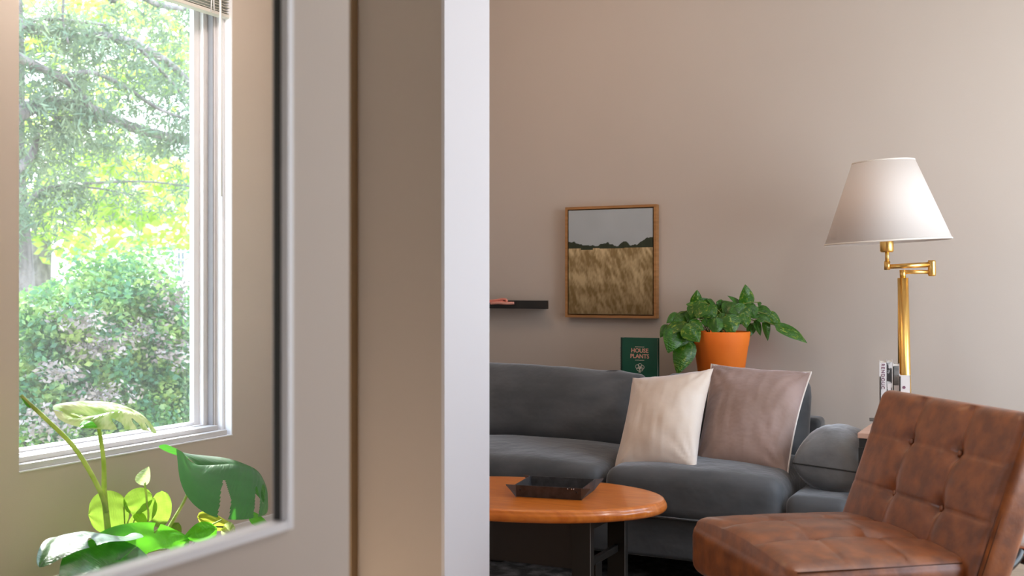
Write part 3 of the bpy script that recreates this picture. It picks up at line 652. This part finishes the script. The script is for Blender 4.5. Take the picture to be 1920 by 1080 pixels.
# ------------------------------------------------------------------ side table, books, lamp
ST = thing('side_table', (-.45, 4.56, 0), 'pinkish wooden side table with black underframe behind the leather chair', 'table')
tz = .648
obj('tabletop', box(-.70, -.22, 4.29, 4.84, tz-.02, tz), TABLEP, ST, bevel=.002)
obj('underframe', join(box(-.695, -.675, 4.295, 4.835, tz-.055, tz-.02), box(-.245, -.225, 4.295, 4.835, tz-.055, tz-.02), box(-.675, -.245, 4.295, 4.315, tz-.055, tz-.02), box(-.675, -.245, 4.815, 4.835, tz-.055, tz-.02)), BLACK, ST, smooth=False)
for x in (-.685, -.235):
    for y in (4.305, 4.825): obj('leg', box(x-.012, x+.012, y-.012, y+.012, 0, tz-.055), BLACK, ST, smooth=False)
bdir = Vector((-.16, .987, 0)); bside = Vector((.987, .16, 0))
def book(name, pxl, pxr, pytop, m, label, depth=.17, Z=4.5, covers=None):
    l = P(pxl, pytop, Z=Z); rgt = P(pxr, pytop, Z=Z); th = (rgt-l).length; h = l.z-tz; c = Vector(((l.x+rgt.x)/2, (l.y+rgt.y)/2, tz))
    T_ = thing(name, c+Vector((c.x, c.y, 0)).normalized()*depth/2, label, 'book', 'books on the side table')
    ay = Vector((c.x, c.y, 0)).normalized(); ax = Vector((ay.y, -ay.x, 0))
    obj('spine', obox(c+UZ*h/2+ay*.0015, ax, ay, UZ, th, .003, h), covers or m, T_, smooth=False)
    obj('cover', join(obox(c+ay*depth/2+ax*(th/2-.001)+UZ*h/2, ax, ay, UZ, .002, depth, h), obox(c+ay*depth/2-ax*(th/2-.001)+UZ*h/2, ax, ay, UZ, .002, depth, h)), m, T_, smooth=False)
    obj('page_block', obox(c+ay*(depth/2)+UZ*h/2, ax, ay, UZ, th-.005, depth-.008, h-.006), PAPER, T_, smooth=False)
    return T_, c, ax, ay, th, h
B1 = book('book', 1649, 1662, 680, BOOKW, 'tallest white book with vertical maroon lettering, leftmost on the side table')
text('RENDOUC', .0185, PRINTM, B1[0], B1[1]+UZ*(B1[5]-.055)-B1[3]*.0012, -UZ, B1[2], 'spine_lettering', bold=.0003, space=1.25)
B2 = book('book', 1662.5, 1673, 679, BOOKW, 'white book with a black and white photographic spine, second from the left', covers=BOOKP)
obj('spine_label', obox(B2[1]+UZ*(B2[5]-.105)-B2[3]*.001, B2[2], B2[3], UZ, .012, .002, .035), BOOKW, B2[0], smooth=False)
B3 = book('book', 1674.5, 1686, 686, BOOKW, 'wide book with a grey photo spine, third from the left', covers=BOOKG)
obj('spine_label', obox(B3[1]+UZ*(B3[5]-.09)-B3[3]*.001, B3[2], B3[3], UZ, .022, .002, .022), BOOKW, B3[0], smooth=False)
obj('spine_edge', obox(B3[1]-B3[2]*(B3[4]/2-.002)+UZ*(B3[5]/2-.002)-B3[3]*.001, B3[2], B3[3], UZ, .004, .002, B3[5]-.004), BOOKB, B3[0], smooth=False)
B4 = book('book', 1687, 1706, 704, BOOKW, 'shortest black-edged white book, rightmost on the side table', Z=4.46, depth=.06)
obj('spine_edge', join(obox(B4[1]-B4[2]*(B4[4]/2-.002)+UZ*(B4[5]/2-.002)-B4[3]*.001, B4[2], B4[3], UZ, .005, .002, B4[5]-.004)), BOOKB, B4[0], smooth=False)
obj('spine_emblem', lathe(B4[1]-B4[2]*.003+UZ*(B4[5]-.048)-B4[3]*.0005, -B4[3], [(.006, 0), (.006, .001)], 20), PRINTM, B4[0], smooth=False)
BE = thing('bookend', P(1647, 706, Z=4.50)*1.0, 'thin black metal bookend at the left of the books', 'bookend')
bz = P(1647, 706, Z=4.5); ORG[BE.name] = Vector((bz.x, bz.y, tz)); BE.location = ORG[BE.name]
obj('upright', obox(Vector((bz.x, bz.y+.05, (bz.z+tz)/2)), bside, bdir, UZ, .003, .11, bz.z-tz), BLACKM, BE, smooth=False)
obj('foot', obox(Vector((bz.x-.02, bz.y+.05, tz+.0015)), bside, bdir, UZ, .045, .11, .002), BLACKM, BE, smooth=False)
bz = P(1709, 712, Z=4.5)
BE2 = thing('bookend', (bz.x, bz.y, tz), 'dark slanted bookend at the right of the books', 'bookend')
tp = P(1704, 710, Z=4.5); bt = P(1712, 760, Z=4.5)
obj('wedge', ([tp+bdir*q for q in (.0, .08)]+[Vector((bt.x+.004, bt.y, tz))+bdir*q for q in (0, .08)]+[Vector((tp.x, tp.y, tz))+bdir*q for q in (0, .08)], [(0, 2, 4), (1, 5, 3), (0, 1, 3, 2), (2, 3, 5, 4), (4, 5, 1, 0)]), BOOKB, BE2, smooth=False)

LZ = 4.73
def PL(x, y): return P(x, y, Z=LZ)
foot = PL(1706, 1068); foot.z = 0
LP = thing('floor_lamp', foot, 'brass swing-arm floor lamp with a wide white tapered shade', 'lamp')
obj('base', lathe(foot, UZ, [(.14, 0), (.14, .016), (.13, .024), (.03, .03), (.02, .05)], 48), BRASS, LP)
pt_ = PL(1693, 521); obj('pole', tube([foot+UZ*.02, (foot+pt_)/2, pt_], .0225, 28), BRASS, LP)
obj('neck', tube([PL(1693, 522), PL(1692, 506)], .0125, 20), BRASS, LP)
obj('neck_collar', tube([PL(1686, 524), PL(1686.2, 700)], .006, 12), BRASS, LP)
e2 = PL(1747, 510); obj('lower_arm', tube([PL(1688, 510), e2], .0085, 14), BRASS, LP)
obj('elbow_joint', tube([PL(1747, 488), PL(1747, 491), PL(1747.5, 515), PL(1747.5, 518)], [.014, .0165, .0165, .013], 20), BRASS, LP)
obj('upper_arm', tube([PL(1747, 496), PL(1668, 500)], [.012, .0095], 16), BRASS, LP)
obj('shade_joint', tube([PL(1663.5, 490), PL(1663.5, 506)], .0125, 18), BRASS, LP)
obj('riser', tube([PL(1663.5, 494), PL(1663, 466)], .0085, 14), BRASS, LP)
obj('socket', tube([PL(1663, 473), PL(1663, 470), PL(1662.5, 455), PL(1662, 420)], [.024, .0285, .0285, .02], 24), BRASS, LP)
sb = PL(1664, 454.5); stp = PL(1656, 303); ax = (stp-sb); hh = ax.length; R0, R1 = .2595, .128; ax = Vector((ax.x, ax.y, ax.z)).normalized()
obj('lamp_shade', lathe(sb, ax, [(R0, 0), (R1, hh), (R1-.003, hh), (R0-.003, 0)], 72, True), SHADE, LP)
obj('shade_rim', join(lathe(sb, ax, [(R0+.001, -.001), (R0+.001, .006), (R0-.003, .006), (R0-.003, -.001)], 72, True), lathe(sb, ax, [(R1+.002, hh-.005), (R1+.001, hh+.001), (R1-.003, hh+.001), (R1-.003, hh-.005)], 72, True)), mat('shade_tape', (.80, .74, .68), .8), LP)
obj('shade_spider', join(*[tube([sb+ax*(hh*.9), sb+ax*(hh*.97)+(ax.orthogonal().normalized()*math.cos(k*2.094)+ax.cross(ax.orthogonal()).normalized()*math.sin(k*2.094))*(R1+.003)], .002, 6) for k in range(3)], tube([PL(1662, 422), sb+ax*(hh*.9)], .003, 6)), BRASS, LP)

# ------------------------------------------------------------------ coffee table, tray, rug
tag(obj('area_rug', xf(rbox(1.18, 1.55, .008, .0035, .15), (-1.68, 4.345, .0042), UX, UY, UZ), RUGM), 'mottled charcoal rug on the floor beneath the coffee table', 'rug')
TC = Vector((-1.77, 3.6, 0)); A_, B_ = .532, .333; th = math.radians(10); tx = Vector((math.cos(th), math.sin(th), 0)); ty = Vector((-math.sin(th), math.cos(th), 0))
CTB = thing('coffee_table', TC, 'oval orange-brown wooden coffee table with black panel base', 'table')
prof = [(.0, .452), (.5, .452), (.90, .452), (.955, .452), (.972, .449), (.980, .444), (.984, .4405), (.992, .438), (1.0, .432), (1.003, .424), (.998, .417), (.98, .412), (.9, .411), (0, .411)]
n = 96; V = []; Fs = []
for s, z in prof:
    for k in range(n):
        a_ = 2*math.pi*k/n; sc2 = s if s < .9 else 1; e_ = (s-1)*.33 if s >= .9 else 0
        V.append(TC+tx*((A_*sc2+e_)*math.cos(a_))+ty*((B_*sc2+e_)*math.sin(a_))+UZ*z)
for i in range(len(prof)-1):
    for k in range(n): Fs.append((i*n+k, i*n+(k+1) % n, (i+1)*n+(k+1) % n, (i+1)*n+k))
obj('tabletop', (V, Fs), WOODT, CTB)
for sx in (-1, 1):
    for (ya, yb_) in ((3.44, 3.475), (3.765, 3.80)):
        xm = -1.46 if sx > 0 else -2.10
        obj('leg', box(xm-.035, xm+.033, ya, yb_, 0 if ya < 3.5 else .009, .411), BLACK, CTB, bevel=.002)
    obj('end_rail', join(box(xm-.008, xm+.006, 3.475, 3.765, .07, .12), box(xm-.008, xm+.006, 3.475, 3.765, .36, .41), box(xm-.015, xm+.012, 3.54, 3.60, .12, .24), box(xm-.01, xm+.008, 3.475, 3.765, .235, .26)), BLACK, CTB, bevel=.002)
obj('side_panel', box(-2.07, -1.49, 3.50, 3.52, .225, .41), mat('dark_brown_panel', (.028, .023, .021), .5), CTB, smooth=False)
for q in (3.458,): obj('edge_strip', join(box(-1.4275, -1.4265, 3.439, 3.442, .02, .41), box(-1.4275, -1.4265, 3.764, 3.766, .02, .41)), mat('edge_highlight', (.25, .25, .25), .5), CTB, smooth=False)  # pale strips paint the highlights along the leg edges
# valet tray
zt = .4525
a0 = P(968, 931, z=zt); a1 = P(1090, 938, z=zt); e = (a1-a0).normalized(); fw = UZ.cross(e); wdt = (a1-a0).length; dep = .19; wh = .042
TR = thing('valet_tray', (a0+a1)/2+fw*dep/2, 'black leather snap-corner tray on the coffee table', 'tray')
def tp_(u, v, h): return a0+e*(u*wdt)+fw*(v*dep)+UZ*h
tk = .003
obj('tray_base', obox(tp_(.5, .5, .002), e, fw, UZ, wdt, dep, .004), BLACKL, TR, smooth=False)
def wallq(p, q, p2, q2, o):
    vs = [p, q, q2, p2]; return vs+[v+o*tk for v in vs], [(0, 1, 2, 3), (7, 6, 5, 4), (0, 4, 5, 1), (1, 5, 6, 2), (2, 6, 7, 3), (3, 7, 4, 0)]
ov = .018
ws = [wallq(tp_(0, 0, 0), tp_(1, 0, 0), tp_(-.0, 0, wh)-fw*.006, tp_(1.0, 0, wh)-fw*.006, fw), wallq(tp_(0, 1, 0), tp_(1, 1, 0), tp_(0, 1, wh)+fw*.006, tp_(1, 1, wh)+fw*.006, -fw),
      wallq(tp_(0, 0, 0), tp_(0, 1, 0), tp_(0, 0, wh)-e*.006, tp_(0, 1, wh)-e*.006, e), wallq(tp_(1, 0, 0), tp_(1, 1, 0), tp_(1, 0, wh)+e*.006, tp_(1, 1, wh)+e*.006, -e)]
obj('tray_wall', join(*ws), BLACKL, TR, smooth=False)
for u, v in ((0, 0), (1, 0), (0, 1), (1, 1)):
    su = -1 if u == 0 else 1; sv = -1 if v == 0 else 1; c0 = tp_(u, v, 0); ce = tp_(u, v, wh*.9)+e*su*.034+fw*sv*.016+UZ*.004
    k0 = tp_(u, v, wh)+e*su*.006; k1 = tp_(u, v, wh)+fw*sv*.006
    obj('corner_flap', join(([c0, tp_(u, v, wh), ce, k0-e*su*.02, k1-e*su*.0], [(0, 1, 2), (0, 2, 4), (0, 4, 1)]), ([c0, k0, ce, c0+e*su*.002+fw*sv*.003, k0+fw*sv*.004, ce+UZ*.003], [(0, 1, 2), (3, 5, 4), (0, 3, 4, 1), (1, 4, 5, 2), (2, 5, 3, 0)])), mat('paler_leather_edge', (.10, .105, .115), .45), TR, smooth=False)  # corner flaps in a paler grey than the tray walls
    obj('snap_stud', lathe(tp_(u, v, wh*.62)+e*(-su)*.016-fw*(0.006 if v == 0 else -.006), -fw if v == 0 else fw, [(.004, 0), (.004, .002), (.002, .003)], 12), BLACKM, TR)
obj('snap_stud', join(*[lathe(tp_(q, 0, wh-.004)-fw*.006, -fw, [(.0022, 0), (.0018, .002)], 10) for q in (.80, .86, .89)]), mat('silver_snap', (.7, .7, .7), .25, metal=1), TR, label='tiny silver studs')

# ------------------------------------------------------------------ leather chair
def cam2w(x, Z, z=0): return Vector((CO*x-SI*Z, SI*x+CO*Z, z))
A0 = cam2w(.560, 3.52); Wd = (cam2w(.215, -.977)-cam2w(0, 0)).normalized(); Dd = UZ.cross(Wd)
if Dd.dot(cam2w(1, .2)) < 0: Dd = -Dd
WID = .675; DEP = .60; SH = .47
CH = thing('leather_chair', A0+Wd*WID/2+Dd*.38, 'tufted cognac-brown leather slipper chair in the foreground right', 'chair')
def tuft(a, b, w1, w2, sd=.007, bd=.016, rows=(-1/3, 1/3)):
    """a,b in -1..1 over the slab face; depth of seams and buttons"""
    h = 0
    for q in (-1/3, 1/3):
        h -= sd*1.2*math.exp(-abs(a-q)*w1/.008)
        h -= .010*math.exp(-((a-q)*w1/.035)**2)
    for s in rows: h -= sd*.8*math.exp(-abs(b-s)*w2/.006)
    for q in (-1/3, 1/3):
        for s in rows:
            h -= bd*math.exp(-(((a-q)*w1)**2+((b-s)*w2)**2)/.030**2)
    h += .020*max(0, 1-a*a)*max(0, 1-b*b)
    return h
def slab(w_, l_, th_, r, sd, bd, crownf=None, rows=(-1/3, 1/3)):
    def f(p):
        q = p.copy()
        if p.z > th_/2-r*.3:
            a_ = 2*p.x/w_; b_ = 2*p.y/l_
            q.z += tuft(a_, b_, w_/2, l_/2, sd, bd, rows)*min(1, (p.z-(th_/2-r*.3))/(r*.3))
            if crownf: q.z += crownf(a_, b_)
        q.x += .004*noise.noise(p*6)
        return q
    return rbox(w_, l_, th_, r, .0065, f)
# seat: x across width, y along depth, z up
sth = .17; sl2 = .56
scn = A0+Wd*WID/2+Dd*sl2/2+UZ*(SH-sth/2-.012)
seat = obj('seat', xf(slab(WID, sl2, sth, .045, .005, .014, lambda a, b: .026*max(0, 1-a*a)**.8*(1-.3*b)), scn, Wd, Dd, UZ), LEATHER, CH)
# backrest: bottom front edge D->C, leaning
lean = math.radians(20.5); bup = (UZ*math.cos(lean)+Dd*math.sin(lean)).normalized(); bn = -Dd*math.cos(lean)+UZ*math.sin(lean)
bth = .115; bl_ = .59; BWD = .735
bot = A0-Wd*.018+Dd*.480+UZ*(SH-.16)
bcn = bot+Wd*BWD/2+bup*bl_/2-bn*bth/2
back = obj('backrest', xf(slab(BWD, bl_, bth, .032, .006, .020, None, (.475, -.09, -.655)), bcn, Wd, bup, bn), LEATHER, CH)
# seams: welt lines along edges, part of each cushion
def welt(c, ax, ay, az, w_, l_, h, inset=.008):
    x, y = w_/2-inset, l_/2-inset
    pts = [c+ax*x*i+ay*y*j+az*h for i, j in ((-1, -1), (1, -1), (1, 1), (-1, 1), (-1, -1))]
    return pts
for s in (-1, 1):
    e0 = bcn+Wd*s*((BWD)/2-.0085)+bn*(bth/2-.010)
    for off, mm in ((0, SEAM), (.010, SEAM)):
        o_ = e0-bn*off*1.0+Wd*s*(off*.55)
        obj('side_seam', tube([o_-bup*(bl_/2-.03), o_, o_+bup*(bl_/2-.03)], .0016, 6), mm, back)
    o_ = scn+Wd*s*(WID/2-.012)+UZ*(sth/2-.008)
    obj('side_seam', tube([o_-Dd*(sl2/2-.04), o_, o_+Dd*(sl2/2-.04)], .0016, 6), SEAM, seat)
for a_ in (-1/3, 1/3):
    for b_ in (.475, -.09):
        p = bcn+Wd*a_*(BWD)/2+bup*b_*bl_/2+bn*(bth/2-.024+.0158); obj('button', lathe(p-bn*.006, bn, [(.009, 0), (.010, .003), (.006, .006), (.001, .0072)], 16), LEATHER, back)
# black tube frame
def CP(w_, d_, z): return A0+Wd*w_+Dd*d_+UZ*z
for w_ in (.05, WID-.05):
    obj('frame_rail', tube(spline([CP(w_, .84, .40), CP(w_, .80, .36), CP(w_, .66, .275), CP(w_, .48, .262), CP(w_, .1, .262)], 8), .0125, 12), BLACKM, CH)
    obj('leg', tube([CP(w_, .10, .27), CP(w_+(.01 if w_ < .3 else -.01), .04, .0)], [.0125, .010], 12), BLACKM, CH)
    obj('leg', tube([CP(w_, .58, .265), CP(w_, .76, .0)], [.0125, .010], 12), BLACKM, CH)
obj('cross_bar', tube([CP(.05, .84, .40), CP(WID-.05, .84, .40)], .0125, 12), BLACKM, CH)
# the rail that shows at the near rear corner
obj('frame_rail', tube(spline([P(1912, 1034, Z=3.05), P(1903, 1052, Z=3.02), P(1870, 1082, Z=2.96), P(1820, 1120, Z=2.9)], 8), .0125, 12), BLACKM, CH)

# things at the far right edge, past the chair
oc = P(1945, 1030, Z=3.75)
SK = thing('orange_stool', (oc.x, oc.y, 0), 'orange slatted wooden stool at the right edge behind the chair', 'stool')
obj('seat', box(oc.x-.15, oc.x+.2, oc.y-.15, oc.y+.15, oc.z-.02, oc.z), ORANGE, SK, bevel=.005)
for i in (-.125, .175):
    for j in (-.125, .125): obj('leg', box(oc.x+i-.022, oc.x+i+.022, oc.y+j-.022, oc.y+j+.022, 0, oc.z-.02), ORANGE, SK, bevel=.003)
tag(obj('folded_blanket', xf(rbox(.32, .26, .26, .05, .03, lambda p: p+Vector((.012*noise.noise(p*14), .012*noise.noise(p*13+Vector((3, 3, 3))), .012*noise.noise(p*11)))), (oc.x+.03, oc.y, oc.z+.145), UX, UY, UZ), WOOL), 'white woolly folded blanket on the orange stool', 'blanket')

# ------------------------------------------------------------------ monstera by the left window
MX = -3.05
def PM(x, y, dx=0): return P(x, y, X=MX+dx)
pm = PM(205, 1075); pm = Vector((MX, pm.y, 0))
MO = thing('monstera_plant', pm, 'sunlit monstera with large split leaves growing below the window', 'plant')
obj('pot', lathe(pm, UZ, [(.12, 0), (.15, .13), (.155, .135), (.145, .135), (.12, .11), (.02, .11)], 40), mat('white_ceramic', (.75, .74, .72), .3), MO)
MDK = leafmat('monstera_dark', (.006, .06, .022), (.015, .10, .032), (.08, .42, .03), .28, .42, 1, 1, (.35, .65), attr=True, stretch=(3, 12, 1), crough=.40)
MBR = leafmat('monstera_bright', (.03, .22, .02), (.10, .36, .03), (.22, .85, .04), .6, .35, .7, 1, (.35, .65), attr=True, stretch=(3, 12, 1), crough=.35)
MVAR = leafmat('monstera_pale', (.20, .36, .04), (.80, .84, .60), (.65, .80, .35), .5, .3, .4, 1, (.42, .56), attr=True, stretch=(9, 1.5, 1))  # pale bands paint sunlit translucence into the leaf colour
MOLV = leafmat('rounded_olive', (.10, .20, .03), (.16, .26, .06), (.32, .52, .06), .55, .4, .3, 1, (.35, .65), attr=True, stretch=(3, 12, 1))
def mleaf(name, b, t, dxb, dxt, wpx, nrm, m, droop=.1, fold=.3, shape='monstera', slits=(), holes=(), parent=None, seed=0, curl=0, nn=110, mm=34, label=None):
    B = PM(*b, dxb); Tp = PM(*t, dxt); V_, F_, U_ = leaf(B, Tp, wpx*4.0/F, nrm, droop, fold, nn, mm, shape, slits, holes, curl, seed)
    return obj(name, (V_, F_), m, parent or MO, uv=U_, label=label)
SL = [(.20, .26, .45, 1), (.40, .47, .35, 1), (.60, .67, .40, 1), (.22, .28, .5, -1), (.42, .48, .4, -1), (.62, .68, .45, -1)]
# A: large leaf at the right, its near half hanging toward us
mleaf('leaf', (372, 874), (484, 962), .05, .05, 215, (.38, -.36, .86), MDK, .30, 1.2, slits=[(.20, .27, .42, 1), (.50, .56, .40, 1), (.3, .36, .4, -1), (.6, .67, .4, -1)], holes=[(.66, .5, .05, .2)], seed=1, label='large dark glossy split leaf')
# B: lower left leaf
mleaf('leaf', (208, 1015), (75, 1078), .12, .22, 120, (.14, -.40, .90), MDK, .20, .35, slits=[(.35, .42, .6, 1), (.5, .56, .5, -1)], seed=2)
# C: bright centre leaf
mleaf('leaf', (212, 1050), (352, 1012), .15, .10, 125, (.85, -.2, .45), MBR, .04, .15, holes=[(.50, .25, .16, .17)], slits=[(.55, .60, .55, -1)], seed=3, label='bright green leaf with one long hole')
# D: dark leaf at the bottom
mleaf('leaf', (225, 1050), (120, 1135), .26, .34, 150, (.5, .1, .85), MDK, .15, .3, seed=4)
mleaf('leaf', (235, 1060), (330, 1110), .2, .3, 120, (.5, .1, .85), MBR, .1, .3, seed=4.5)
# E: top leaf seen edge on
mleaf('leaf', (150, 782), (286, 818), .0, .06, 80, (.62, -.1, .78), MVAR, .24, .5, slits=[(.3, .36, .4, 1), (.5, .56, .35, 1), (.7, .75, .35, 1)], seed=5, label='pale split leaf with sunlight painted into its bands')
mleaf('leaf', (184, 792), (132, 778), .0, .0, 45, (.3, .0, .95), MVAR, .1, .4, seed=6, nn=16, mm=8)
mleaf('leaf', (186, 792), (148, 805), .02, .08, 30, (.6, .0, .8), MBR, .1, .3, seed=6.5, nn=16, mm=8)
def stem(pts, r0, r1, m=PETIOLE, parent=None, name='stem', dx=0):
    p = spline([PM(x, y, d) for x, y, d in pts], 7); n = len(p)
    return obj(name, tube(p, [r0+(r1-r0)*i/(n-1) for i in range(n)], 9), m, parent or MO)
stem([(208, 1085, .03), (203, 1000, .03), (196, 930, .02), (194, 860, .01), (183, 790, 0)], .0135, .006)
stem([(200, 960, .03), (185, 915, .03), (140, 840, .02), (80, 780, .0), (55, 757, 0), (40, 742, 0)], .009, .006)
mleaf('leaf', (56, 758), (38, 742), 0, 0, 16, (.8, .3, .4), MBR, .05, .5, seed=8, nn=8, mm=4, label='small unfurling leaf tip')
stem([(310, 1000, .02), (325, 975, .02), (345, 940, .03), (372, 880, .05)], .007, .005)
stem([(330, 1040, .02), (360, 1000, .02), (395, 985, .03), (415, 975, .03)], .005, .003)
stem([(345, 1040, .02), (370, 1010, .02), (395, 990, .03), (418, 988, .03)], .005, .003, mat('dark_petiole', (.04, .07, .02), .4))
mleaf('leaf', (400, 992), (340, 1012), .06, .10, 45, (.85, -.2, .45), MBR, .05, .3, 'heart', seed=9, nn=16, mm=8)
mleaf('leaf', (378, 972), (440, 990), .0, .0, 40, (.85, -.2, .5), leafmat('yellowing_leaf', (.45, .50, .04), (.55, .62, .08), (.8, .85, .1), .5, .4, .2), .05, .3, 'heart', seed=10, nn=16, mm=8, label='yellow-green leaf under the large one')
mleaf('leaf', (425, 985), (440, 1015), .02, .04, 40, (.85, -.2, .5), MVAR, .05, .3, 'heart', seed=11, nn=16, mm=8)
mleaf('leaf', (470, 968), (505, 985), .02, .04, 36, (.7, -.2, .6), MBR, .05, .3, 'heart', seed=12, nn=16, mm=8)
# rounded-leaf companion plant behind
pr = Vector((MX-.16, pm.y+.22, 0))
RP = thing('round_leaf_plant', pr, 'small plant with round olive leaves standing behind the monstera', 'plant')
obj('pot', lathe(pr, UZ, [(.075, 0), (.095, .12), (.10, .125), (.09, .125), (.07, .1), (.02, .1)], 32), mat('clay_pot', (.45, .16, .07), .7), RP)
for b, t, wd, lab in (((243, 955), (165, 965), 80, 1), ((232, 950), (285, 928), 48, 2), ((252, 975), (290, 935), 50, 3), ((300, 990), (303, 920), 48, 4), ((255, 1010), (262, 960), 40, 5), ((312, 1030), (335, 980), 34, 6)):
    B_2 = PM(*b, -.13); V_, F_, U_ = leaf(B_2, PM(*t, -.13), wd*4.1/F, (.95, -.25, .25), .03, .12, 18, 9, 'round', seed=lab+20)
    obj('leaf', (V_, F_), MOLV, RP, uv=U_)
    obj('stem', tube(spline([pr+UZ*.1, (pr+UZ*.1+B_2)/2+UZ*.03, B_2], 5), .003, 6), PETIOLE, RP)
obj('stem', tube(spline([pr+UZ*.1, PM(275, 985, -.12), PM(275, 940, -.12), PM(271, 903, -.12)], 6), .0042, 8), PETIOLE, RP)
V_, F_, U_ = leaf(PM(264, 905, -.12), PM(279, 875, -.12), 28*4.1/F, (.7, -.5, .4), .05, .7, 14, 7, 'heart', seed=31); obj('leaf', (V_, F_), MVAR, RP, uv=U_, label='small folded pale new leaf')
